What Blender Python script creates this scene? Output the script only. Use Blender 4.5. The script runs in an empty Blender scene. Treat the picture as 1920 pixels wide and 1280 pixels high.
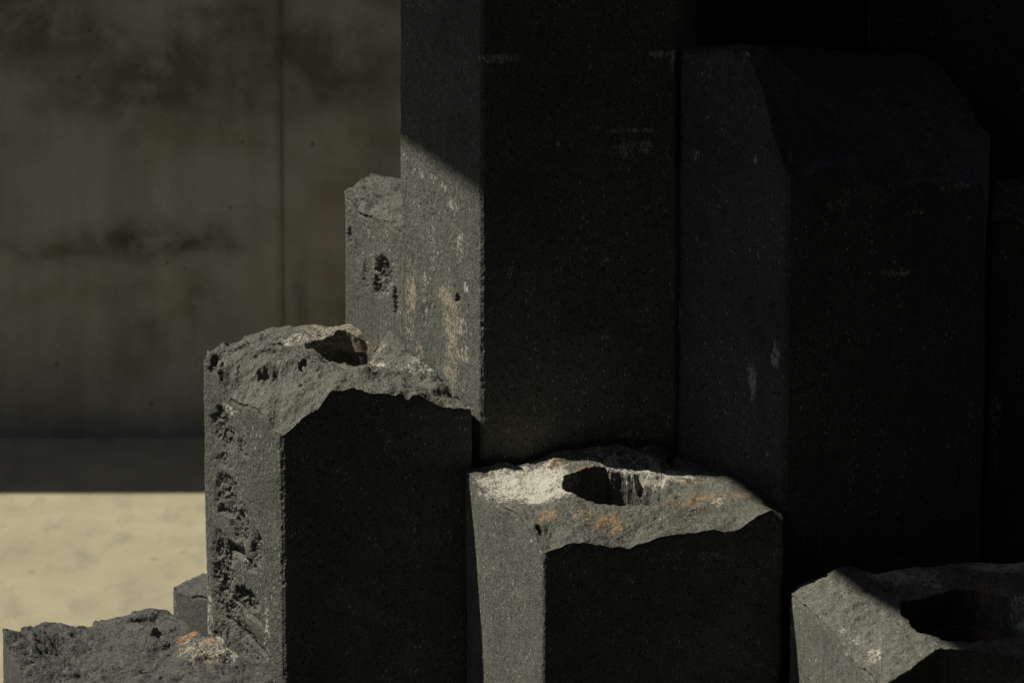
import bpy, math, random
import numpy as np
from math import sin, cos, tan, radians, pi

# ------------------------------------------------------------------ scene, camera, light
S = bpy.context.scene
C = S.collection
PITCH = radians(8.0); F = 7200.0; SHIFT = -0.797
YC, ZC = 6.90, 3.741
cam = bpy.data.cameras.new('camera'); camo = bpy.data.objects.new('camera', cam); C.objects.link(camo)
camo.location = (0, -YC, ZC); camo.rotation_euler = (pi/2 - PITCH, 0, 0)
cam.sensor_width = 36; cam.lens = 36*F/1920; cam.shift_y = SHIFT
cam.clip_start = 0.1; cam.clip_end = 400
cam.dof.use_dof = True; cam.dof.focus_distance = 7.25; cam.dof.aperture_fstop = 5.0
S.camera = camo

SUN_H = radians(10.0)      # heading: light travels right and a little towards the camera
SUN_E = radians(49.0)
world = bpy.data.worlds.new('World'); S.world = world; world.use_nodes = True
wn = world.node_tree.nodes; wl = world.node_tree.links
sky = wn.new('ShaderNodeTexSky'); sky.sky_type = 'NISHITA'; sky.sun_disc = False
sky.sun_elevation = SUN_E
sd = np.array([-cos(SUN_H)*cos(SUN_E), sin(SUN_H)*cos(SUN_E), sin(SUN_E)])   # towards the sun
sky.sun_rotation = math.atan2(sd[0], sd[1])
bg = wn['Background']; bg.inputs[1].default_value = 0.05
wl.new(sky.outputs[0], bg.inputs[0])
sun = bpy.data.lights.new('sun', 'SUN'); sun.energy = 5.0; sun.angle = radians(0.53); sun.color = (1.0, 0.955, 0.80)
suno = bpy.data.objects.new('sun', sun); C.objects.link(suno)
suno.rotation_euler = (pi/2 - SUN_E, 0, math.atan2(sd[0], -sd[1]))
S.view_settings.view_transform = 'Standard'; S.view_settings.look = 'None'
S.view_settings.gamma = 1; S.view_settings.use_curve_mapping = False
S.view_settings.exposure = 0.0

# ------------------------------------------------------------------ pixel -> point helper (used once, to measure the stones)
CYP = 640 + SHIFT*1920
def P(u, v, y):
    a = (u-960)/F; b = -(v-CYP)/F
    d = np.array([a, cos(PITCH)+b*sin(PITCH), -sin(PITCH)+b*cos(PITCH)])
    return np.array([0, -YC, ZC]) + d*((y+YC)/d[1])
def PX(u, y, v=900):
    return (float(P(u, v, y)[0]), y)

# ------------------------------------------------------------------ noise
_rng = np.random.RandomState(7)
_perm = _rng.permutation(256).astype(np.int32)
_g = _rng.normal(size=(256, 3)).astype(np.float32); _g /= np.linalg.norm(_g, axis=1)[:, None]
_r = _rng.rand(256).astype(np.float32)
def perlin(p):
    if len(p) > 24000: return np.concatenate([perlin(p[k:k+16000]) for k in range(0, len(p), 16000)])
    p = p.astype(np.float32); i = np.floor(p).astype(np.int32); f = p-i
    w = f*f*f*(f*(f*6-15)+10); out = 0
    for dx in (0, 1):
        wx = w[:, 0] if dx else 1-w[:, 0]
        for dy in (0, 1):
            wy = w[:, 1] if dy else 1-w[:, 1]
            for dz in (0, 1):
                wz = w[:, 2] if dz else 1-w[:, 2]
                h = _perm[(_perm[(_perm[(i[:, 0]+dx) & 255]+i[:, 1]+dy) & 255]+i[:, 2]+dz) & 255]
                g = _g[h]
                out = out + wx*wy*wz*(g[:, 0]*(f[:, 0]-dx)+g[:, 1]*(f[:, 1]-dy)+g[:, 2]*(f[:, 2]-dz))
    return out*1.5
def fbm(p, scale, octs=4, gain=.5, seed=0.0):
    o = 0; a = 1.0; s = scale
    for k in range(octs):
        o = o + a*perlin(p*s + seed + 17.3*k); a *= gain; s *= 2.03
    return o
def ridged(p, scale, octs=4, gain=.5, seed=0.0):
    o = 0; a = 1.0; s = scale
    for k in range(octs):
        o = o + a*(1-2*np.abs(perlin(p*s + seed + 11.1*k))); a *= gain; s *= 2.07
    return o/2
def smooth(x, a, b):
    t = np.clip((x-a)/(b-a), 0, 1); return t*t*(3-2*t)
def facets(xy, n, size, tilt, seed):
    """broken-stone facets: nearest random cell gives a tilted plane"""
    r = np.random.RandomState(seed)
    lo = xy.min(0)-size; hi = xy.max(0)+size
    m = max(4, int((hi-lo).prod()/(size*size)))
    c = lo + r.rand(m, 2)*(hi-lo); t = r.normal(size=(m, 2))*tilt; b = r.normal(size=m)*size*tilt*.35
    q = xy + 0.25*size*np.stack([fbm(np.c_[xy, xy[:, :1]*0], 1.6/size, 2, seed=seed), fbm(np.c_[xy, xy[:, :1]*0+5], 1.6/size, 2, seed=seed+3)], 1)
    best = np.full(len(xy), 1e9); val = np.zeros(len(xy)); w = np.zeros(len(xy)); acc = np.zeros(len(xy))
    for k in range(m):
        d = q-c[k]; dd = (d*d).sum(1); wt = np.exp(-dd/(size*size)*14)
        acc += wt*(b[k] + d@t[k]); w += wt
    return acc/(w+1e-9)

# ------------------------------------------------------------------ materials
def newmat(name):
    m = bpy.data.materials.new(name); m.use_nodes = True
    nt = m.node_tree; b = nt.nodes['Principled BSDF']
    return m, nt, b
class G:
    def __init__(s, nt): s.nt = nt
    def n(s, t, **k):
        o = s.nt.nodes.new(t)
        for a, v in k.items():
            if a.startswith('i_'): o.inputs[a[2:].replace('_', ' ')].default_value = v
            else: setattr(o, a, v)
        return o
    def l(s, a, b): s.nt.links.new(a, b)
    def noise(s, vec, scale, detail=4, rough=.55, dist=0):
        o = s.n('ShaderNodeTexNoise'); o.inputs['Scale'].default_value = scale; o.inputs['Detail'].default_value = detail
        o.inputs['Roughness'].default_value = rough; o.inputs['Distortion'].default_value = dist
        s.l(vec, o.inputs['Vector']); return o.outputs[0]
    def ramp(s, fac, pts):
        o = s.n('ShaderNodeValToRGB'); e = o.color_ramp.elements
        while len(e) < len(pts): e.new(.5)
        for q, (p, c) in zip(e, pts):
            q.position = p; q.color = (c, c, c, 1) if isinstance(c, (int, float)) else (*c, 1)
        s.l(fac, o.inputs[0]); return o.outputs[0]
    def mix(s, fac, a, b, mode='MIX'):
        o = s.n('ShaderNodeMix', data_type='RGBA', blend_type=mode)
        for i, x in ((0, fac), (6, a), (7, b)):
            if hasattr(x, 'links'): s.l(x, o.inputs[i])
            elif isinstance(x, (int, float)): o.inputs[i].default_value = x if i == 0 else (x, x, x, 1)
            else: o.inputs[i].default_value = (*x, 1)
        return o.outputs[2]
    def math(s, op, a, b=0, clamp=False):
        o = s.n('ShaderNodeMath', operation=op, use_clamp=clamp)
        for i, x in ((0, a), (1, b)):
            if hasattr(x, 'links'): s.l(x, o.inputs[i])
            else: o.inputs[i].default_value = x
        return o.outputs[0]
    def scale(s, vec, sc):
        o = s.n('ShaderNodeMapping'); o.inputs['Scale'].default_value = sc; s.l(vec, o.inputs[0]); return o.outputs[0]

def basalt(name, base=(.052, .051, .047), tex_seed=0.0):
    m, nt, b = newmat(name); g = G(nt)
    geo = g.n('ShaderNodeNewGeometry')
    mp = g.n('ShaderNodeMapping'); mp.inputs['Location'].default_value = (tex_seed, tex_seed*1.7, tex_seed*.6)
    g.l(geo.outputs['Position'], mp.inputs[0]); pos = mp.outputs[0]
    at = g.n('ShaderNodeAttribute', attribute_name='stain'); sep = g.n('ShaderNodeSeparateColor'); g.l(at.outputs['Color'], sep.inputs[0])
    white, rust, cream = sep.outputs
    ro = g.n('ShaderNodeAttribute', attribute_name='broken'); rough = ro.outputs['Fac']
    # stone colour : big blotches, mid mottling, grain
    n1 = g.noise(pos, 7, 5, .6); n2 = g.noise(pos, 60, 5, .65); n3 = g.noise(pos, 420, 3, .7)
    tone = g.ramp(n1, [(.3, .82), (.7, 1.18)]); t2 = g.ramp(n2, [(.3, .8), (.7, 1.2)]); t3 = g.ramp(n3, [(.34, .38), (.5, .95), (.66, 1.75)])
    sawn = g.mix(1, base, g.mix(1, tone, t3, 'MULTIPLY'), 'MULTIPLY')
    sawn = g.mix(1, sawn, t2, 'MULTIPLY')
    brk_base = tuple(c*1.0*k for c, k in zip(base, (1.0, .99, .985)))
    brk = g.mix(1, brk_base, g.mix(1, g.ramp(n2, [(.3, .72), (.7, 1.3)]), t3, 'MULTIPLY'), 'MULTIPLY')
    col = g.mix(rough, sawn, brk)
    # dark pores in the sawn faces
    v = g.n('ShaderNodeTexVoronoi'); v.inputs['Scale'].default_value = 150; g.l(g.scale(pos, (1, 1, .7)), v.inputs['Vector'])
    vs = g.n('ShaderNodeSeparateColor'); g.l(v.outputs['Color'], vs.inputs[0])
    pore = g.math('MULTIPLY', g.math('LESS_THAN', v.outputs['Distance'], .26), g.math('GREATER_THAN', vs.outputs[0], .72))
    col = g.mix(g.math('MULTIPLY', pore, .75), col, (.008, .008, .007))
    # pale mineral flecks, drawn out along the stone
    v2 = g.n('ShaderNodeTexVoronoi'); v2.inputs['Scale'].default_value = 190; g.l(g.scale(pos, (1, 1, .42)), v2.inputs['Vector'])
    v2s = g.n('ShaderNodeSeparateColor'); g.l(v2.outputs['Color'], v2s.inputs[0])
    fl = g.math('MULTIPLY', g.math('LESS_THAN', v2.outputs['Distance'], .25), g.math('GREATER_THAN', v2s.outputs[1], .86))
    flv = g.math('MULTIPLY', g.math('MULTIPLY', fl, g.math('SUBTRACT', 1, g.math('MULTIPLY', rough, .6))), g.ramp(n1, [(.42, .12), (.60, .9)]))
    col = g.mix(flv, col, (.58, .57, .52))
    v3 = g.n('ShaderNodeTexVoronoi'); v3.inputs['Scale'].default_value = 42; v3.inputs['Randomness'].default_value = 1
    wob = g.n('ShaderNodeMix', data_type='VECTOR'); wob.inputs[0].default_value = .012
    nz = g.n('ShaderNodeTexNoise'); nz.inputs['Scale'].default_value = 45; nz.inputs['Detail'].default_value = 3; g.l(pos, nz.inputs['Vector'])
    g.l(pos, wob.inputs[4]); g.l(nz.outputs[1], wob.inputs[5])
    g.l(g.scale(wob.outputs[1], (1.5, 1.5, .8)), v3.inputs['Vector'])
    v3s = g.n('ShaderNodeSeparateColor'); g.l(v3.outputs['Color'], v3s.inputs[0])
    f3 = g.math('MULTIPLY', g.math('LESS_THAN', v3.outputs['Distance'], .085), g.math('GREATER_THAN', v3s.outputs[2], .72))
    f3 = g.math('MULTIPLY', f3, g.ramp(n3, [(.45, 0), (.55, 1)]))
    col = g.mix(g.math('MULTIPLY', f3, .8), col, (.5, .49, .44))
    # faint scratches and drip marks, mostly vertical
    sc = g.noise(g.scale(pos, (90, 90, 9)), 1, 4, .7, .4); sc2 = g.noise(pos, 5, 3, .6)
    scm = g.math('MULTIPLY', g.ramp(sc, [(.63, 0), (.72, 1)]), g.ramp(sc2, [(.52, 0), (.64, .8)]))
    col = g.mix(g.math('MULTIPLY', scm, g.math('SUBTRACT', 1, rough, True)), col, (.24, .235, .215))
    # thin curved scratches on the sawn faces
    ns = g.noise(g.scale(pos, (1, 1, .6)), 13, 1, .5, 1.2); nm = g.noise(pos, 17, 2, .5)
    line = g.math('LESS_THAN', g.math('ABSOLUTE', g.math('SUBTRACT', ns, .5)), .0022)
    scr = g.math('MULTIPLY', g.math('MULTIPLY', line, g.ramp(nm, [(.60, 0), (.66, .9)])), g.ramp(n3, [(.42, .15), (.55, 1)]))
    col = g.mix(g.math('MULTIPLY', scr, g.math('SUBTRACT', 1, rough, True)), col, (.42, .41, .37))
    # stains that belong to particular places
    nb = g.noise(pos, 48, 6, .72, .6); nbf = g.noise(g.scale(pos, (260, 260, 120)), 1, 3, .7)
    def msk(a, lo, hi):
        s_ = g.math('ADD', g.math('MULTIPLY', a, .8), g.math('ADD', g.math('MULTIPLY', g.math('SUBTRACT', nb, .5), 2.4), g.math('MULTIPLY', g.math('SUBTRACT', nbf, .5), 2.6)))
        return g.math('MULTIPLY', g.ramp(s_, [(lo, 0), (hi, 1)]), g.ramp(a, [(.02, 0), (.12, 1)]))
    col = g.mix(g.math('MULTIPLY', msk(cream, .28, .60), .85), col, (.37, .335, .26))
    col = g.mix(g.math('MULTIPLY', msk(rust, .30, .70), .85), col, (.36, .20, .095))
    col = g.mix(g.math('MULTIPLY', msk(white, .30, .66), .92), col, (.50, .48, .425))
    g.l(col, b.inputs['Base Color'])
    b.inputs['Roughness'].default_value = .93
    b.inputs['Specular IOR Level'].default_value = .18
    # grain relief
    h = g.math('ADD', g.math('MULTIPLY', n3, .9), g.math('MULTIPLY', n2, 1.2))
    h = g.math('SUBTRACT', h, g.math('MULTIPLY', pore, .9))
    bm = g.n('ShaderNodeBump'); bm.inputs['Strength'].default_value = .8; bm.inputs['Distance'].default_value = .0032
    g.l(h, bm.inputs['Height']); g.l(bm.outputs[0], b.inputs['Normal'])
    return m

MB = [basalt('basalt_a', (.122, .123, .108), 0), basalt('basalt_b', (.130, .131, .116), 3.3), basalt('basalt_c', (.105, .105, .102), 7.9), basalt('basalt_d', (.088, .089, .083), 5.1)]

def wall_material():
    m, nt, b = newmat('stained_concrete'); g = G(nt)
    geo = g.n('ShaderNodeNewGeometry'); pos = geo.outputs['Position']
    n1 = g.noise(g.scale(pos, (1.0, 1, 1.9)), 1.9, 4, .55, .5); n2 = g.noise(g.scale(pos, (1.6, 1, .8)), 6, 4, .6, .3)
    n3 = g.noise(pos, 160, 3, .6); n4 = g.noise(g.scale(pos, (14, 1, 1.2)), 1, 3, .6)
    col = g.mix(g.ramp(n1, [(.40, 0), (.62, 1)]), (.335, .335, .325), (.205, .20, .16))
    col = g.mix(g.ramp(n2, [(.45, 0), (.75, .7)]), col, (.37, .365, .35))
    col = g.mix(1, col, g.ramp(n4, [(.3, .88), (.7, 1.1)]), 'MULTIPLY')
    col = g.mix(1, col, g.ramp(n3, [(.3, .85), (.7, 1.12)]), 'MULTIPLY')
    st = g.n('ShaderNodeAttribute', attribute_name='stain'); ss = g.n('ShaderNodeSeparateColor'); g.l(st.outputs['Color'], ss.inputs[0])
    nn = g.noise(pos, 9, 5, .65, .5)
    dk = g.math('MULTIPLY', ss.outputs[0], g.ramp(nn, [(.38, .25), (.55, 1)]))
    col = g.mix(g.math('MULTIPLY', dk, .85), col, (.07, .062, .034))
    col = g.mix(g.math('MULTIPLY', ss.outputs[1], .6), col, (.36, .345, .31))
    v = g.n('ShaderNodeTexVoronoi'); v.inputs['Scale'].default_value = 9; g.l(pos, v.inputs['Vector'])
    hole = g.math('LESS_THAN', v.outputs['Distance'], .05)
    col = g.mix(g.math('MULTIPLY', hole, .6), col, (.05, .045, .04))
    g.l(col, b.inputs['Base Color']); b.inputs['Roughness'].default_value = .9; b.inputs['Specular IOR Level'].default_value = .25
    bm = g.n('ShaderNodeBump'); bm.inputs['Strength'].default_value = .5; bm.inputs['Distance'].default_value = .01
    g.l(g.math('ADD', n2, g.math('MULTIPLY', n3, .2)), bm.inputs['Height']); g.l(bm.outputs[0], b.inputs['Normal'])
    return m
def ground_material():
    m, nt, b = newmat('sandy_concrete'); g = G(nt)
    geo = g.n('ShaderNodeNewGeometry'); pos = geo.outputs['Position']
    n1 = g.noise(pos, 5, 5, .6, .3); n2 = g.noise(g.scale(pos, (1, .55, 1)), 13, 4, .6); n3 = g.noise(pos, 300, 3, .6)
    col = g.mix(g.ramp(n1, [(.35, 0), (.7, 1)]), (.40, .362, .25), (.345, .312, .22))
    col = g.mix(g.ramp(n2, [(.50, 0), (.70, .65)]), col, (.26, .235, .175))
    n5 = g.noise(g.scale(pos, (1, 1.3, 1)), 2.2, 5, .65, .8); col = g.mix(1, col, g.ramp(n5, [(.35, .9), (.65, 1.08)]), 'MULTIPLY')
    col = g.mix(1, col, g.ramp(n3, [(.3, .88), (.7, 1.1)]), 'MULTIPLY')
    v = g.n('ShaderNodeTexVoronoi'); v.inputs['Scale'].default_value = 14; g.l(pos, v.inputs['Vector'])
    vs = g.n('ShaderNodeSeparateColor'); g.l(v.outputs['Color'], vs.inputs[0])
    sp = g.math('MULTIPLY', g.math('LESS_THAN', v.outputs['Distance'], .16), g.math('GREATER_THAN', vs.outputs[0], .78))
    col = g.mix(g.math('MULTIPLY', sp, .4), col, (.19, .165, .12))
    g.l(col, b.inputs['Base Color']); b.inputs['Roughness'].default_value = .92; b.inputs['Specular IOR Level'].default_value = .2
    bm = g.n('ShaderNodeBump'); bm.inputs['Strength'].default_value = .5; bm.inputs['Distance'].default_value = .004
    g.l(n3, bm.inputs['Height']); g.l(bm.outputs[0], b.inputs['Normal'])
    return m
def simple(name, col, rough=.8, metal=0, var=.25, scale=20):
    m, nt, b = newmat(name); g = G(nt)
    geo = g.n('ShaderNodeNewGeometry'); n = g.noise(geo.outputs['Position'], scale, 5, .6)
    c = g.mix(1, col, g.ramp(n, [(.3, 1-var), (.7, 1+var)]), 'MULTIPLY')
    g.l(c, b.inputs['Base Color']); b.inputs['Roughness'].default_value = rough; b.inputs['Metallic'].default_value = metal
    return m
M_WALL = wall_material(); M_GROUND = ground_material()
M_BLOCKER = simple('dark_light_blocker', (.05, .047, .042), .9)  # dark colour of the unseen pieces that block light
M_PIPE = simple('weathered_steel', (.07, .045, .025), .6, .3, .4, 90)

# ------------------------------------------------------------------ object helpers
def link_mesh(name, verts, quads, mat, parent=None, attrs=None, smooth_=True):
    me = bpy.data.meshes.new(name)
    me.vertices.add(len(verts)); me.vertices.foreach_set('co', np.asarray(verts, np.float32).ravel())
    q = np.asarray(quads, np.int32); me.loops.add(q.size); me.polygons.add(len(q))
    me.loops.foreach_set('vertex_index', q.ravel())
    me.polygons.foreach_set('loop_start', np.arange(0, q.size, q.shape[1], dtype=np.int32))
    me.polygons.foreach_set('loop_total', np.full(len(q), q.shape[1], np.int32))
    me.update(calc_edges=True)
    if attrs:
        for k, v in attrs.items():
            if v.ndim == 2:
                a = me.attributes.new(k, 'FLOAT_COLOR', 'POINT'); a.data.foreach_set('color', np.c_[v, np.ones(len(v))].astype(np.float32).ravel())
            else:
                a = me.attributes.new(k, 'FLOAT', 'POINT'); a.data.foreach_set('value', v.astype(np.float32))
    me.polygons.foreach_set('use_smooth', np.full(len(q), smooth_))
    me.materials.append(mat)
    o = bpy.data.objects.new(name, me); C.objects.link(o)
    if parent is not None: o.parent = parent
    return o
def box(name, lo, hi, mat, parent=None):
    x0, y0, z0 = lo; x1, y1, z1 = hi
    v = [(x0, y0, z0), (x1, y0, z0), (x1, y1, z0), (x0, y1, z0), (x0, y0, z1), (x1, y0, z1), (x1, y1, z1), (x0, y1, z1)]
    q = [(0, 3, 2, 1), (4, 5, 6, 7), (0, 1, 5, 4), (1, 2, 6, 5), (2, 3, 7, 6), (3, 0, 4, 7)]
    return link_mesh(name, v, q, mat, parent, smooth_=False)
def thing(name, label, cat, loc, group=None):
    o = bpy.data.objects.new(name, None); C.objects.link(o); o.empty_display_size = .1
    o.location = loc; o['label'] = label; o['category'] = cat
    if group: o['group'] = group
    return o

def rbf(ctrl, reg=1e-4):
    X = ctrl[:, :2]; z = ctrl[:, 2]
    K = -np.linalg.norm(X[:, None]-X[None], axis=2)
    n = len(X); A = np.zeros((n+3, n+3)); A[:n, :n] = K - reg*np.eye(n)
    A[:n, n] = 1; A[:n, n+1:] = X; A[n, :n] = 1; A[n+1:, :n] = X.T
    w = np.linalg.lstsq(A, np.r_[z, 0, 0, 0], rcond=None)[0]
    def f(xy):
        o = w[n] + xy@w[n+1:]
        for k in range(n): o = o - w[k]*np.sqrt(((xy-X[k])**2).sum(1)+1e-6)
        return o
    return f

def ell(p, c, r, rot=None):
    """soft blob 1 at the centre, 0 at the edge"""
    d = (p-np.asarray(c))/np.asarray(r); return np.clip(1-np.sqrt((d*d).sum(1)), 0, 1)

def column(label, poly, ctrl, hole=None, hole_depth=.35, nseg=700, ntop=150, nside=300, zdense=.5, mat=0, seed=1,
           edges=None, top_rough=1.0, pits=(), ledges=(), stains=(), loc=None, corner=.008, fac=1.0, cuts=()):
    """one basalt column: shaft, broken top and (where drilled) a hole, all from one closed displaced surface"""
    poly = np.array(poly, float); n = len(poly)
    # sample the outline, dense on the edges named in `edges`
    L = np.linalg.norm(np.roll(poly, -1, 0)-poly, axis=1)
    wgt = np.array([1.0 if (edges is None or k in edges) else .22 for k in range(n)])
    share = L*wgt; cnt = np.maximum(8, (share/share.sum()*nseg).astype(int))
    B = []
    for k in range(n):
        t = np.arange(cnt[k])/cnt[k]; B.append(poly[k]+(poly[(k+1) % n]-poly[k])*t[:, None])
    B = np.concatenate(B); N = len(B)
    # round the corners: pull points near a vertex inwards
    cen = np.array(hole[:2]) if hole else poly.mean(0)
    ctr = poly.mean(0)
    for k in range(n):
        d = np.linalg.norm(B-poly[k], axis=1); a = np.clip(1-d/corner, 0, 1)**2
        dirn = (ctr-poly[k]); dirn = dirn/np.linalg.norm(dirn); B = B + dirn*(a*corner*.38)[:, None]
    hr = hole[2] if hole else .004
    ang = B-cen; ang /= np.linalg.norm(ang, axis=1)[:, None]
    Cc = cen + ang*hr*(1+(.09 if hole else 0)*fbm(np.c_[ang*1.1, np.full(N, seed*1.9+.5)], 1.0, 5, .6))[:, None]
    H0 = rbf(ctrl) if isinstance(ctrl, np.ndarray) else (lambda xy: np.full(len(xy), float(ctrl)))
    glo = np.minimum(B.min(0), poly.min(0))-.02; ghi = B.max(0)+.02; gs = .0035
    gnx, gny = (np.ceil((ghi-glo)/gs).astype(int)+2)
    gx, gy = np.meshgrid(glo[0]+gs*np.arange(gnx), glo[1]+gs*np.arange(gny)); gp = np.c_[gx.ravel(), gy.ravel()]
    gz = (H0(gp) + top_rough*fac*(.62*facets(gp, 0, .085, .17, seed+40) + .5*facets(gp, 0, .036, .15, seed+49))).reshape(gny, gnx)
    def bil(xy):
        q = (xy-glo)/gs; i = np.clip(q.astype(int), 0, [gnx-2, gny-2]); f = q-i; a, b_ = i[:, 0], i[:, 1]; u, v_ = f[:, 0], f[:, 1]
        return (gz[b_, a]*(1-u)+gz[b_, a+1]*u)*(1-v_)+(gz[b_+1, a]*(1-u)+gz[b_+1, a+1]*u)*v_
    def H(xy):
        p3 = np.c_[xy, np.full(len(xy), seed*3.1)]
        z = 0.0
        z = z + top_rough*(.010*fbm(p3, 9, 3, .5) + .0022*ridged(p3, 24, 3, .5, seed) + .0026*fbm(p3, 62, 3, .55) + 0.0) + bil(xy)
        for (cx, cy, rx, ry, dep) in cuts:
            q = xy + .012*np.c_[fbm(p3, 30, 3), fbm(p3+9, 30, 3)]
            d = np.sqrt(((q[:, 0]-cx)/rx)**2+((q[:, 1]-cy)/ry)**2); z = z - dep*(1-smooth(d, .55, 1.0))
        return z
    rings = []; kind = []
    if hole:
        lip = H(Cc); zb = lip.min()-hole_depth
        rings.append(np.c_[cen+ang*.001, np.full(N, zb)]); kind.append(2)
        rings.append(np.c_[cen+ang*hr*.55, np.full(N, zb)]); kind.append(2)
        rings.append(np.c_[Cc-ang*.006, np.full(N, zb)]); kind.append(2)
        nh = 90
        for k in range(1, nh+1):
            t = (k/nh)**.75; rings.append(np.c_[Cc - ang*(.004*(1-t)), zb+(lip-.004-zb)*t]); kind.append(2)
    else:
        rings.append(np.c_[cen+ang*.001, H(cen+ang*.001)]); kind.append(1)
    t0 = len(rings)-1
    ks = range(0 if hole else 1, ntop+1)
    XY = np.concatenate([Cc*(1-k/ntop)+B*(k/ntop) for k in ks]); ZZ = H(XY)
    for j_, k in enumerate(ks):
        rings.append(np.c_[XY[j_*N:(j_+1)*N], ZZ[j_*N:(j_+1)*N]]); kind.append(1)
    t1 = len(rings)-1
    ztop = rings[-1][:, 2]
    zd = np.minimum(zdense, ztop-.1)
    out = B
    for k in range(1, nside+1):
        t = k/nside; rings.append(np.c_[out, ztop+(zd-ztop)*t]); kind.append(0)
    for k in range(1, 9):
        t = k/8; rings.append(np.c_[out, zd*(1-t)]); kind.append(0)
    R = np.array(rings); kind = np.array(kind); nr = len(R)
    V = R.reshape(-1, 3)
    def normals(R):
        du = np.roll(R, -1, 1)-np.roll(R, 1, 1); dv = np.gradient(R, axis=0)
        nn = np.cross(du, dv); nn /= np.linalg.norm(nn, axis=2)[:, :, None]+1e-12
        return nn
    NN = normals(R).reshape(-1, 3)
    # orientation: side normals must point outwards
    mid = (nr-5)*N; test = NN[mid]@np.r_[R[nr-5, 0, :2]-ctr, 0]
    flip = test < 0
    if flip: NN = -NN
    kk = np.repeat(kind, N)
    brk = (kk > 0).astype(float)
    # soften the material change across the rim with noise
    rimz = np.tile(ztop, nr)
    below = np.where(kk == 0, rimz-V[:, 2], 0)
    bn = fbm(V, 26, 4, .6, seed)
    brk = np.where(kk == 0, 1-smooth(below+.010*bn, .000, .009), 1.0)
    # displacement
    d = np.zeros(len(V))
    side = 1-brk
    d += side*(.0036*fbm(V*np.array([1, 1, .5]), 5, 4, .5, seed) + .0007*fbm(V, 130, 3, .6, seed) + .0004*perlin(V*420+seed))
    f1 = fbm(V, 55, 5, .62, seed+4); f2 = ridged(V, 95, 4, .6, seed+8)
    d += brk*min(top_rough, .85)*(.0015*f1 + .0009*f2 + .0009*perlin(V*330+seed))
    # the arris is chipped: pull the surface in near corners at random heights
    dc = np.full(len(V), 1.0)
    for k in range(n): dc = np.minimum(dc, np.linalg.norm(V[:, :2]-poly[k], axis=1))
    chip = smooth(fbm(V, 38, 4, .65, seed+21), .10, .9)*(1-smooth(dc, .0, .016))
    d -= (kk == 0)*chip*.0020
    d -= (kk == 0)*(1-smooth(below, 0, .012))*.004*(.6+.8*bn)
    pm = np.zeros(len(V))
    for (c, r, dep) in pits:
        c = np.array(c); r = tuple(1.3*q for q in r); I = np.nonzero((np.abs((V-c)/(1.6*np.array(r))) < 1).all(1))[0]
        if not len(I): continue
        W = V[I]; w = W + .35*min(r)*np.stack([fbm(W, .9/min(r), 3, .6, 2), fbm(W, .9/min(r), 3, .6, 30), fbm(W, .9/min(r), 3, .6, 60)], 1)
        a = smooth(ell(w, c, r), 0, .55)
        rg = .55+.9*np.clip(ridged(W, 70, 4, .6, 5), -.4, 1)
        d[I] -= .5*a*dep*rg; pm[I] = np.maximum(pm[I], a)
    for (c, wdt, hgt, dep, slope) in ledges:
        c = np.array(c); I = np.nonzero((np.abs(V-c) < np.array([wdt, .12, .12])).all(1))[0]
        if not len(I): continue
        W = V[I]; hx = W[:, 0]-c[0]; zz = W[:, 2]-c[2]-slope*hx - .003*fbm(W, 60, 3, .6, 9)
        a = (1-smooth(np.abs(hx)/wdt, .6, 1))*(zz > 0)*(1-smooth(zz, 0, hgt))
        d[I] -= a*dep; pm[I] = np.maximum(pm[I], a)
    brk = np.maximum(brk, pm*.9)
    V2 = V + NN*d[:, None]
    st = np.zeros((len(V), 3))
    for (ch, c, r, amt) in stains:
        st[:, ch] = np.maximum(st[:, ch], amt*smooth(ell(V, c, r), 0, .6))
    # index grid
    i = np.arange(nr-1)[:, None]*N + np.arange(N)[None]; j = np.arange(nr-1)[:, None]*N + (np.arange(N)+1)[None] % N
    quads = np.stack([i, j, j+N, i+N], 2)
    if flip: quads = quads[:, :, ::-1]
    base = loc if loc is not None else (float(ctr[0]), float(ctr[1]), 0.0)
    root = thing('basalt_stone', label, 'stone', base, 'upright basalt stones standing packed together')
    V2 = V2 - np.array(base)
    def piece(name, r0, r1):
        vs = slice(r0*N, (r1+1)*N); q = quads[r0:r1].reshape(-1, 4)-r0*N
        return link_mesh(name, V2[vs], q, MB[mat], root, {'stain': st[vs], 'broken': brk[vs]})
    piece('shaft', t1, nr-1); piece('broken_top', t0, t1) if hole else piece('broken_top', 0, t1)
    if hole: piece('drilled_hole', 0, t0)
    return root

def ctl(pts): return np.array([P(*p) for p in pts])

# ------------------------------------------------------------------ setting
GY = 2.66                                   # foot of the concrete wall
def ground():
    nx = 2; v = [(-120, -120, 0), (120, -120, 0), (120, 120, 0), (-120, 120, 0)]
    o = link_mesh('ground', v, [(0, 1, 2, 3)], M_GROUND, smooth_=False); o['kind'] = 'structure'; return o
ground()

def bounce_absorber():
    # unseen dark ground sheet, added so sunlit ground reflects less onto the front faces
    v = [(-30, -14, .004), (13, -14, .004), (13, .62, .004), (-30, .62, .004)]
    o = link_mesh('dark_bounce_absorber', v, [(0, 1, 2, 3)], simple('dark_bounce_absorber', (.018, .018, .017), .9, 0, .3, 9), smooth_=False); o['kind'] = 'structure'
bounce_absorber()

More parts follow.
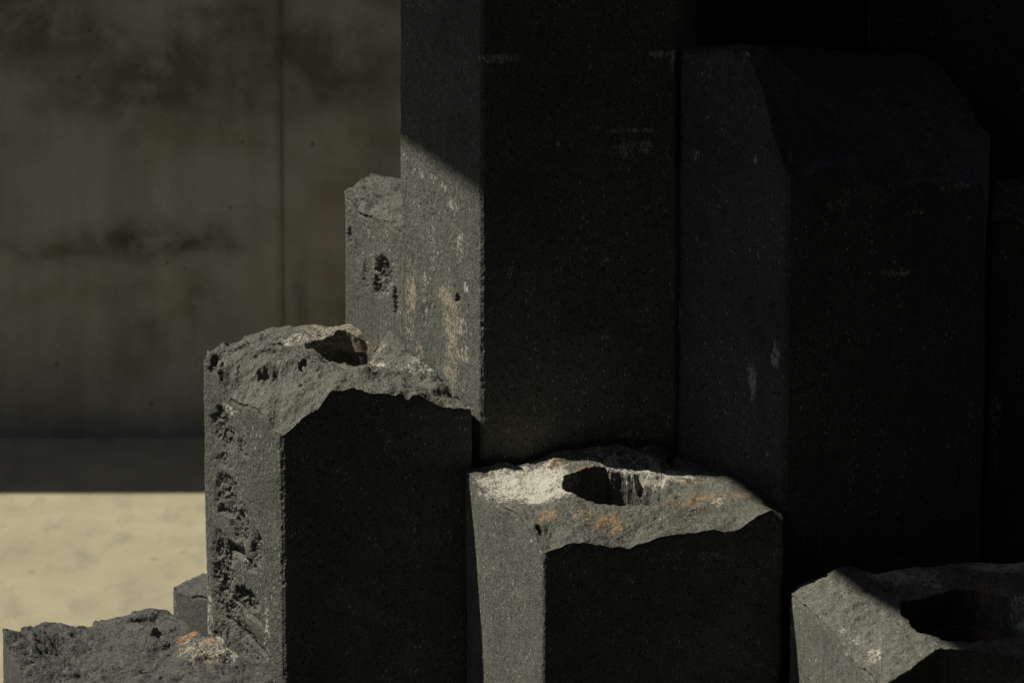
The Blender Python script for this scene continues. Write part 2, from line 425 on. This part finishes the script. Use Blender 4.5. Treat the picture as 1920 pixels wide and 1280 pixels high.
def wall():
    root = thing('concrete_wall', 'stained olive grey concrete wall with a vertical joint behind the stones', 'wall', (0, GY, 0))
    jx = float(P(528, 300, GY)[0]); H = 2.45; g_ = .002
    def panel(x0, x1, n, m, dy=0.0):
        xs = np.linspace(x0, x1, n); zs = np.linspace(-.05, H, m)
        X, Z = np.meshgrid(xs, zs); p = np.c_[X.ravel(), np.full(X.size, GY), Z.ravel()]
        Y = GY + dy + .004*fbm(p, 2.2, 3) + .0012*fbm(p, 20, 3)
        q = np.c_[X.ravel(), Y, Z.ravel()]
        s = np.zeros((len(q), 3))
        for (u, v, ru, rv, a, ch) in [(300, 440, .30, .075, 1, 0), (120, 470, .25, .05, .6, 0), (600, 120, .35, .2, .8, 0), (300, 150, .5, .16, .75, 0), (60, 60, .35, .16, .8, 0),
                                      (560, 560, .03, .25, .5, 0), (480, 560, .12, .30, .55, 1), (430, 330, .14, .10, .35, 1), (640, 460, .2, .2, .6, 1), (40, 600, .3, .15, .4, 1), (430, 30, .2, .06, .6, 0)]:
            c = P(u, v, GY); r = (ru, 9, rv); dd = ell(q + .06*np.c_[fbm(p, 5, 3), np.zeros(len(p)), fbm(p+7, 5, 3)], c, r)
            s[:, ch] = np.maximum(s[:, ch], a*smooth(dd, 0, .8))
        i = (np.arange(m-1)[:, None]*n+np.arange(n-1)[None]).ravel(); quads = np.stack([i, i+1, i+n+1, i+n], 1)
        # give it thickness: back face and rim
        k = len(q); back = q.copy(); back[:, 1] = GY+.22
        q2 = np.r_[q, back]; qb = quads[:, ::-1]+k
        rim = []
        top = np.arange(n-1)+(m-1)*n; rim.append(np.stack([top, top+1, top+1+k, top+k], 1))
        lf = np.arange(m-1)*n; rim.append(np.stack([lf+n, lf+n+k, lf+k, lf][::1], 1)); rt = lf+n-1; rim.append(np.stack([rt, rt+k, rt+n+k, rt+n], 1))
        return link_mesh('wall_panel', q2, np.r_[quads, qb, np.concatenate(rim)], M_WALL, root, {'stain': np.r_[s, s]})
    def loc(o): o.data.transform(__import__('mathutils').Matrix.Translation((0, -GY, 0)))
    loc(panel(-9, jx-g_, 420, 160)); loc(panel(jx+g_, 5, 420, 160, .004))
    loc(box('joint_filler', (jx-.008, GY+.005, 0), (jx+.008, GY+.15, H-.01), M_WALL, root))
wall()

# unseen canopy, added: edge fitted to the cast shade, width and end cut for light
def canopy():
    a = P(750, 262, .23); b = P(1650, 1135, -.395); ZR = 3.30
    d = -sd
    ea = a + d*((ZR-a[2])/d[2]); eb = b + d*((ZR-b[2])/d[2])
    e = (eb-ea)[:2]; e /= np.linalg.norm(e)
    if e[1] > 0: e = -e
    nrm = np.array([-e[1], e[0]])
    if nrm[0] < 0: nrm = -nrm
    p0 = ea[:2]-e*.12; p1 = ea[:2]+e*4.2; w = 1.7
    pts = [p0, p1, p1+nrm*w, p0+nrm*w]
    v = [(*p, ZR) for p in pts]+[(*p, ZR+.3) for p in pts]
    q = [(0, 3, 2, 1), (4, 5, 6, 7), (0, 1, 5, 4), (1, 2, 6, 5), (2, 3, 7, 6), (3, 0, 4, 7)]
    o = link_mesh('shade_canopy_beam', v, q, M_BLOCKER, smooth_=False)
    o['label'] = 'broad dark canopy beam added out of view to shade the right hand stones'; o['category'] = 'canopy'
canopy()

# unseen dark roof and walls, added to keep sky and bounce light off the stones
def light_blocker():
    root = thing('light_blocker_shell', 'added dark roof and walls out of view, blocking sky light', 'light_blocker', (0, -9, 0))
    o = [box('roof_blocker', (-1.4, -8.6, 4.7), (13, -.05, 5.1), M_BLOCKER, root), box('rear_blocker', (-13, -8.9, 0), (13, -8.6, 14), M_BLOCKER, root), box('side_blocker', (3.6, -3, 0), (3.9, 7, 6), M_BLOCKER, root), box('side_blocker', (-13.4, -8.9, 0), (-13.1, 9, 5.0), M_BLOCKER, root)]
    for q in o:
        for v in q.data.vertices: v.co.y += 9
light_blocker()

# ------------------------------------------------------------------ columns
# A : front left, drilled, with a scooped front corner
A_poly = [PX(528, -.035, 900), PX(886, -.008, 900), PX(754, .228, 700), PX(648, .40, 650), PX(462, .38, 650), PX(381, .17, 800)]
A_ctl = ctl([(528, 822, -.035), (558, 800, -.034), (600, 770, -.03), (622, 738, -.028), (680, 727, -.026), (750, 722, -.018), (765, 742, -.017), (830, 765, -.012), (886, 764, -.008),
             (515, 800, -.01), (497, 768, .01), (455, 762, .06), (428, 742, .10), (408, 692, .13), (390, 664, .17),
             (450, 642, .36), (500, 618, .38), (575, 610, .39), (640, 625, .39), (690, 618, .36), (740, 606, .27), (754, 640, .228), (800, 690, .14), (850, 730, .07),
             (510, 690, .12), (600, 690, .10), (560, 735, .02), (620, 712, .03), (700, 712, .04), (700, 695, .10), (540, 650, .26), (560, 780, -.01), (790, 722, .04),
             (578, 648, .255), (605, 666, .215), (650, 684, .195), (690, 694, .20), (590, 630, .345), (640, 628, .36), (710, 650, .31)])
hA = P(645, 655, .27)
def PR(u, v, y): return tuple(P(u, v, y))
def lf(u, v):     # a point on A's left face
    t = (u-381)/(528-381); return PR(u, v, .17+(-.035-.17)*t)
column('front left stone with pitted sunlit side and a drilled hole in its grey top', A_poly, A_ctl,
       hole=(hA[0], hA[1], .074), hole_depth=.3, nseg=1000, ntop=190, nside=420, zdense=.46, mat=0, seed=1, fac=1.0, edges=(0, 1, 4, 5),
       pits=[(lf(418, 800), (.030, .06, .040), .013), (lf(422, 860), (.022, .04, .026), .007), (lf(455, 840), (.014, .02, .018), .006), (lf(428, 930), (.032, .05, .038), .012),
             (lf(452, 990), (.026, .04, .036), .013), (lf(418, 1060), (.026, .06, .060), .017), (lf(482, 1030), (.014, .03, .034), .012), (lf(468, 1060), (.018, .02, .013), .012),
             (lf(460, 1122), (.030, .04, .020), .024), (lf(420, 1125), (.022, .05, .040), .011), (lf(470, 1210), (.036, .05, .03), .010), (lf(415, 1215), (.02, .04, .05), .008), (lf(440, 1165), (.03, .05, .035), .009)],
       ledges=[(lf(422, 966), .017, .022, .010, 0), (lf(442, 1043), .022, .03, .014, .0), (lf(458, 1150), .040, .03, .010, -.25), (lf(455, 1195), .05, .02, .008, -.3)],
       cuts=[(PR(505, 700, .11)[0], .115, .034, .020, .026), (PR(570, 690, .11)[0], .115, .018, .02, .012), (PR(405, 674, .165)[0], .160, .012, .02, .010)],
       stains=[(0, PR(555, 640, .3), (.05, .06, .03), .42), (2, PR(640, 628, .36), (.12, .06, .03), .5), (2, PR(600, 636, .34), (.09, .05, .022), .6), (2, PR(665, 645, .345), (.09, .05, .022), .6), (1, PR(660, 655, .32), (.06, .04, .03), .3),
               (2, PR(700, 690, .24), (.05, .04, .08), .5), (0, PR(715, 700, .17), (.07, .06, .03), .55), (0, PR(800, 690, .15), (.07, .06, .03), .30), (0, lf(430, 768), (.035, .05, .014), .6),
               (0, lf(390, 1140), (.010, .03, .10), .4), (0, lf(405, 1195), (.02, .03, .03), .5), (0, lf(500, 1190), (.008, .03, .10), .35), (0, lf(455, 1050), (.006, .03, .06), .35)])

# M : tall column behind, runs out of the frame
M_poly = [PX(903, .004, 600), PX(1268, .05, 600), PX(1300, .33, 600), PX(1150, .55, 500), PX(870, .52, 500), PX(749, .235, 400)]
def mf(u, v):
    t = (u-749)/(903-749); return PR(u, v, .235+(.004-.235)*t)
def mg(u, v):
    t = (u-903)/(1268-903); return PR(u, v, .004+.046*t)
column('tallest middle stone rising out of the picture, pale streaks on its sunlit left side', M_poly, 2.45,
       nseg=900, ntop=24, nside=620, zdense=.9, mat=1, seed=2, edges=(0, 5), fac=.6,
       pits=[(mf(858, 560), (.006, .010, .008), .012), (mf(800, 590), (.014, .02, .02), .004), (mf(775, 470), (.008, .01, .03), .003)],
       stains=[(2, mf(770, 560), (.020, .035, .085), .55), (2, mf(768, 600), (.018, .03, .07), .5), (2, mf(845, 600), (.030, .05, .09), .55), (2, mf(835, 555), (.045, .07, .024), .55), (2, mf(845, 680), (.026, .05, .09), .5),
               (0, mf(868, 608), (.016, .03, .026), .5), (0, mf(868, 662), (.016, .03, .034), .42), (0, mf(850, 385), (.024, .035, .02), .4), (0, mf(832, 352), (.012, .02, .012), .5), (0, mf(875, 538), (.008, .02, .016), .55),
               (0, mf(862, 455), (.010, .02, .06), .35), (0, mf(811, 460), (.008, .02, .07), .35), (0, mf(800, 330), (.05, .08, .012), .3), (0, mf(798, 550), (.010, .02, .06), .35), (2, mf(785, 655), (.016, .03, .03), .5),
               (0, mg(940, 110), (.06, .03, .012), .55), (0, mg(1240, 103), (.03, .03, .010), .6), (0, mg(1262, 115), (.006, .03, .03), .9), (0, mg(1185, 275), (.05, .03, .022), .45), (0, mg(1190, 245), (.07, .03, .006), .6), (0, mg(1105, 125), (.006, .03, .012), .5),
               (0, mg(1045, 270), (.006, .03, .01), .6), (0, mg(1135, 632), (.012, .03, .006), .5), (0, mg(1175, 815), (.02, .03, .008), .4), (2, mg(1200, 655), (.01, .03, .01), .4)])

# B : centre, low, drilled, white and orange stained
B_poly = [PX(1018, -.33, 1100), PX(1467, -.25, 1100), PX(1464, -.165, 1000), PX(1262, .028, 850), PX(872, -.024, 900)]
B_ctl = ctl([(880, 890, -.045), (905, 912, -.09), (950, 948, -.18), (1000, 985, -.28), (1018, 1034, -.33), (1060, 1022, -.322), (1120, 1020, -.312), (1180, 1023, -.30), (1260, 1003, -.287), (1340, 993, -.273),
             (1390, 988, -.264), (1420, 967, -.258), (1447, 956, -.252), (1466, 978, -.25), (1465, 962, -.165), (1400, 905, -.104), (1340, 882, -.046), (1264, 850, .028), (1230, 838, .024), (1150, 833, .013), (1100, 840, .006),
             (1030, 850, -.003), (960, 866, -.012), (885, 876, -.022), (1055, 895, -.11), (1075, 935, -.19), (1150, 965, -.235), (1230, 945, -.20), (1245, 915, -.12), (1150, 884, -.045), (1080, 872, -.05), (1310, 925, -.14), (1380, 935, -.17),
             (1100, 985, -.265), (970, 925, -.12), (1000, 885, -.04), (1300, 965, -.22), (1200, 870, -.02)])
hB = P(1136, 915, -.125)
def bf(u, v):
    t = (u-1018)/(1467-1018); return PR(u, v, -.33+.08*t)
column('short central stone with white and orange stains around its drilled hole', B_poly, B_ctl,
       hole=(hB[0], hB[1], .080), hole_depth=.3, nseg=1000, ntop=170, nside=260, zdense=.40, mat=0, seed=3, edges=(0, 4, 3), top_rough=.62, fac=.7,
       cuts=[(PR(1196, 915, -.125)[0], -.130, .068, .078, .085), (PR(1225, 915, -.125)[0], -.165, .035, .035, .03), (PR(1025, 1005, -.29)[0], -.288, .016, .010, .010)],
       stains=[(0, PR(990, 905, -.09), (.13, .10, .05), .95), (0, PR(950, 900, -.06), (.06, .06, .04), .7), (0, PR(1030, 930, -.16), (.08, .04, .04), .85), (0, PR(1230, 890, -.06), (.10, .05, .04), .75), (0, PR(1180, 872, -.02), (.10, .05, .04), .6), (0, PR(1200, 935, -.14), (.05, .08, .07), .35),
               (1, PR(1035, 870, -.04), (.04, .03, .03), .62), (1, PR(1030, 925, -.15), (.05, .012, .03), .35), (1, PR(1030, 975, -.24), (.03, .03, .03), .45), (1, PR(1140, 975, -.255), (.045, .04, .04), .55), (1, PR(1100, 965, -.24), (.03, .03, .03), .3), (1, PR(1290, 900, -.09), (.03, .02, .03), .5),
               (1, PR(1330, 935, -.16), (.05, .02, .03), .66), (1, PR(1280, 945, -.19), (.05, .02, .03), .5), (1, PR(1390, 930, -.16), (.03, .02, .03), .4), (1, PR(1095, 880, -.06), (.03, .03, .03), .5),
               (0, PR(1440, 935, -.19), (.03, .03, .03), .3), (0, PR(1150, 850, 0), (.12, .06, .04), .42), (0, PR(1345, 945, -.18), (.02, .02, .03), .5), (0, PR(872, 985, -.05), (.02, .02, .03), .5), (0, bf(1240, 1050), (.03, .03, .008), .35), (0, bf(1340, 1040), (.05, .03, .012), .3)])

DY = -.075
PXs = lambda u, y, v: PX(u, y+DY, v)
PRs = lambda u, v, y: PR(u, v, y+DY)
ctls = lambda q: ctl([(a, b, c+DY) for a, b, c in q])
# C : bottom right, drilled, a steel pipe stands in the hole
C_poly = [PXs(1652, -.60, 1280), PXs(1762, -.515, 1220), PXs(2130, -.55, 1250), PXs(2210, -.19, 1100), PXs(1850, -.125, 1060), PXs(1481, -.20, 1100)]
C_ctl = ctls([(1482, 1112, -.20), (1495, 1092, -.195), (1560, 1068, -.184), (1600, 1068, -.176), (1640, 1076, -.168), (1750, 1063, -.145), (1800, 1057, -.135), (1850, 1056, -.125), (1930, 1058, -.14), (2050, 1060, -.16), (2210, 1070, -.19),
             (1500, 1130, -.26), (1520, 1165, -.34), (1570, 1200, -.42), (1600, 1240, -.49), (1652, 1290, -.60), (1710, 1248, -.55), (1762, 1217, -.515), (1850, 1230, -.525), (1950, 1240, -.535), (2130, 1250, -.55),
             (1600, 1135, -.33), (1660, 1180, -.43), (1700, 1120, -.27), (1640, 1110, -.26), (1830, 1208, -.495), (1900, 1206, -.49), (1980, 1150, -.38)])
hC = P(1815, 1152, -.37+DY)
column('low stone at bottom right, half sunlit top with a wide drilled hole', C_poly, C_ctl,
       hole=(hC[0], hC[1], .118), hole_depth=.34, nseg=800, ntop=150, nside=120, zdense=.4, mat=1, seed=4, edges=(0, 1, 5, 4), top_rough=.65, fac=.6,
       stains=[(0, PRs(1690, 1083, -.19), (.10, .05, .04), .6), (0, PRs(1740, 1095, -.22), (.04, .05, .04), .5), (0, PRs(1880, 1055, -.14), (.10, .05, .05), .75), (0, PRs(1920, 1140, -.34), (.05, .08, .08), .6), (0, PRs(1600, 1185, -.44), (.05, .02, .03), .35), (1, PRs(1850, 1110, -.26), (.08, .05, .04), .35),
               (0, PRs(1580, 1175, -.40), (.012, .012, .02), .6), (0, PRs(1640, 1225, -.5), (.02, .03, .02), .5), (0, PRs(1478, 1180, -.22), (.02, .02, .02), .4)])

# N : right, tall, top front broken away
N_poly = [PX(1474, -.15, 600), PX(1842, -.105, 600), PX(1852, .14, 600), PX(1700, .31, 500), PX(1420, .33, 500), PX(1269, .062, 500)]
N_ctl = ctl([(1272, 97, .062), (1330, 98, -.01), (1400, 100, -.075), (1415, 150, -.095), (1438, 208, -.118), (1455, 270, -.132), (1474, 330, -.15), (1550, 320, -.14), (1640, 322, -.13), (1700, 340, -.123), (1842, 345, -.105),
             (1832, 310, .0), (1815, 250, .14), (1765, 125, .25), (1700, 112, .31), (1600, 105, .318), (1420, 88, .33), (1340, 88, .2), (1480, 150, .0), (1600, 220, .0), (1700, 240, 0), (1550, 180, .1), (1520, 260, -.08), (1440, 105, 0)])
def nf(u, v):
    t = (u-1269)/(1474-1269); return PR(u, v, .062+(-.15-.062)*t)
def ng(u, v):
    t = (u-1474)/(1842-1474); return PR(u, v, -.15+.045*t)
column('shaded stone right of the tallest one, front of its top broken off at a slope', N_poly, N_ctl,
       nseg=800, ntop=120, nside=420, zdense=.55, mat=2, seed=5, edges=(0, 5), top_rough=.9,
       pits=[(ng(1560, 372), (.03, .03, .02), .006)],
       stains=[(0, nf(1412, 710), (.014, .02, .05), .72), (0, nf(1455, 665), (.012, .02, .04), .72), (0, nf(1418, 300), (.004, .01, .012), .8), (0, nf(1305, 290), (.014, .02, .014), .5), (0, nf(1273, 590), (.004, .01, .04), .7), (0, nf(1326, 220), (.006, .01, .005), .7), (0, nf(1442, 850), (.006, .01, .006), .7), (0, nf(1395, 103), (.02, .02, .012), .4),
               (0, ng(1685, 510), (.04, .03, .012), .45), (0, ng(1715, 398), (.02, .03, .006), .6), (0, ng(1790, 350), (.04, .03, .01), .3), (2, ng(1570, 385), (.03, .03, .015), .5)])

# background tall columns, P and Q, and the edge ones
column('nearly black stone rising right behind the right edge of the tallest, out of the picture', [PX(1281, .40, 50), PX(1622, .43, 50), PX(1640, .75, 50), PX(1480, .9, 50), PX(1290, .85, 50)], 2.3,
       nseg=300, ntop=10, nside=200, zdense=1.3, mat=2, seed=6, edges=(0,), stains=[(0, PR(1625, 40, .43), (.006, .05, .05), .7), (0, PR(1310, 88, .40), (.03, .03, .01), .4)])
column('nearly black stone filling the upper right corner, out of the picture', [PX(1628, .365, 50), PX(2010, .40, 50), PX(2050, .7, 50), PX(1840, .85, 50), PX(1645, .72, 50)], 2.35,
       nseg=300, ntop=10, nside=200, zdense=1.3, mat=2, seed=7, edges=(0, 4), stains=[(0, PR(1627, 60, .365), (.008, .02, .05), .8), (0, PR(1890, 290, .38), (.05, .03, .02), .3)])
G_poly = [PX(1856, -.03, 600), PX(2160, .03, 600), PX(2200, .3, 600), PX(2020, .37, 500), PX(1862, .26, 500)]
column('shaded stone cut by the right frame edge, above the low drilled one', G_poly,
       ctl([(1856, 430, -.03), (1900, 425, -.02), (2000, 428, 0), (2160, 425, .03), (2200, 330, .3), (2020, 320, .36), (1862, 345, .26), (1950, 370, .15)]),
       nseg=300, ntop=50, nside=300, zdense=.5, mat=2, seed=8, edges=(0, 4),
       stains=[(0, PR(1858, 780, -.03), (.03, .02, .06), .55), (0, PR(1862, 870, -.03), (.02, .02, .04), .4), (2, PR(1862, 745, -.03), (.03, .02, .01), .5)])

# E : behind A, left of M
E_poly = [PX(775, .43, 500), PX(1000, .56, 500), PX(900, .9, 500), PX(700, .92, 500), PX(645, .64, 500)]
def ef(u, v):
    t = (u-645)/(775-645); return PR(u, v, .64+(.43-.64)*t)
column('sunlit pitted stone half hidden behind the left side of the tallest', E_poly,
       ctl([(645, 362, .64), (655, 352, .67), (680, 345, .75), (720, 340, .85), (775, 350, .8), (700, 400, .55), (735, 425, .49), (760, 440, .45), (775, 440, .43), (670, 392, .60), (655, 372, .62), (900, 360, .9), (900, 400, .55), (1000, 400, .56), (700, 365, .7), (750, 375, .62)]),
       nseg=500, ntop=110, nside=260, zdense=1.1, mat=0, seed=9, edges=(0, 3, 4), top_rough=.8, fac=.6,
       pits=[(ef(720, 515), (.022, .03, .035), .022), (ef(708, 540), (.013, .02, .02), .016), (ef(742, 565), (.006, .02, .03), .010), (ef(672, 590), (.018, .03, .025), .012), (ef(655, 440), (.008, .01, .015), .009), (ef(735, 405), (.02, .03, .015), .014), (ef(670, 470), (.012, .02, .02), .005), (ef(685, 520), (.01, .02, .03), .006)],
       stains=[(0, ef(690, 440), (.004, .01, .02), .5)])

# D : low stub behind F
column('small stone stub peeking out behind the lumpy low one at bottom left', [PX(420, .40, 1100), PX(620, .50, 1100), PX(650, .8, 1100), PX(420, .85, 1000), PX(317, .60, 1100)],
       ctl([(317, 1112, .60), (325, 1100, .62), (350, 1083, .72), (385, 1074, .8), (380, 1122, .45), (420, 1120, .40), (420, 1060, .85), (620, 1110, .5), (650, 1040, .8), (345, 1100, .62)]),
       nseg=300, ntop=60, nside=80, zdense=.3, mat=3, seed=10, edges=(0, 4, 3), corner=.03, top_rough=.8, fac=.5)

# F : bottom left, very rough
F_poly = [PX(62, -.20, 1250), PX(545, -.17, 1250), PX(520, -.055, 1250), PX(374, .155, 1180), PX(330, .36, 1150), PX(130, .38, 1150), PX(3, .16, 1180)]
F_ctl = ctl([(3, 1182, .16), (10, 1178, .18), (60, 1172, .25), (100, 1171, .30), (130, 1182, .36), (160, 1186, .34), (230, 1166, .33), (260, 1156, .34), (290, 1147, .35), (310, 1145, .35), (330, 1152, .36), (374, 1178, .155), (400, 1196, .12), (450, 1232, .05), (500, 1268, -.03), (530, 1300, -.1), (545, 1330, -.17),
              (40, 1230, .02), (62, 1330, -.20), (250, 1310, -.19), (400, 1300, -.18), (100, 1205, .20), (95, 1225, .12), (150, 1250, .05), (230, 1190, .25), (250, 1205, .17), (290, 1225, .12), (320, 1235, .09), (270, 1232, .08), (340, 1235, .06), (400, 1240, .03), (440, 1235, .05), (350, 1190, .2), (330, 1215, .14), (180, 1232, .12), (200, 1275, -.03), (380, 1248, .0), (300, 1262, -.02), (440, 1262, -.02)])
column('low stone at bottom left with a lumpy broken top and an orange patch', F_poly, F_ctl,
       nseg=1000, ntop=260, nside=90, zdense=.35, mat=3, seed=11, edges=(3, 4, 5, 6, 2), top_rough=.85, fac=1.1,
       stains=[(1, PR(362, 1195, .17), (.045, .05, .04), .75), (1, PR(350, 1222, .12), (.04, .02, .03), .4), (1, PR(400, 1215, .11), (.04, .03, .03), .45), (2, PR(390, 1225, .08), (.09, .07, .04), .55), (0, PR(430, 1233, .06), (.05, .03, .03), .45), (0, PR(360, 1215, .13), (.04, .02, .03), .3)])

# steel pipe standing in C's hole
def pipe():
    c = P(1815, 1205, -.375+DY); r = .072; zt = float(P(1815, 1172, -.375+DY+r)[2]); zb = zt-.20
    n = 96; prof = [(r-.0045, zb), (r-.0045, zt-.001), (r-.0035, zt), (r-.001, zt), (r, zt-.001), (r, zb)]
    base = (float(c[0]), -.375+DY, zb); v = []
    for (rr, z) in prof:
        for k in range(n): a = 2*pi*k/n; v.append((rr*cos(a), rr*sin(a), z-zb))
    q = [(i*n+k, i*n+(k+1) % n, (i+1)*n+(k+1) % n, (i+1)*n+k) for i in range(len(prof)-1) for k in range(n)]
    root = thing('steel_pipe', 'thin rusty round pipe end standing inside the hole of the bottom right stone', 'pipe', base)
    link_mesh('pipe_wall', v, [t[::-1] for t in q], M_PIPE, root)
    v = [(0, 0, .15)]+[((r-.005)*cos(2*pi*k/n), (r-.005)*sin(2*pi*k/n), .15+.001*sin(5*k)) for k in range(n)]
    link_mesh('packed_soil', v, [(0, 1+k, 1+(k+1) % n) for k in range(n)], M_PIPE, root)
pipe()
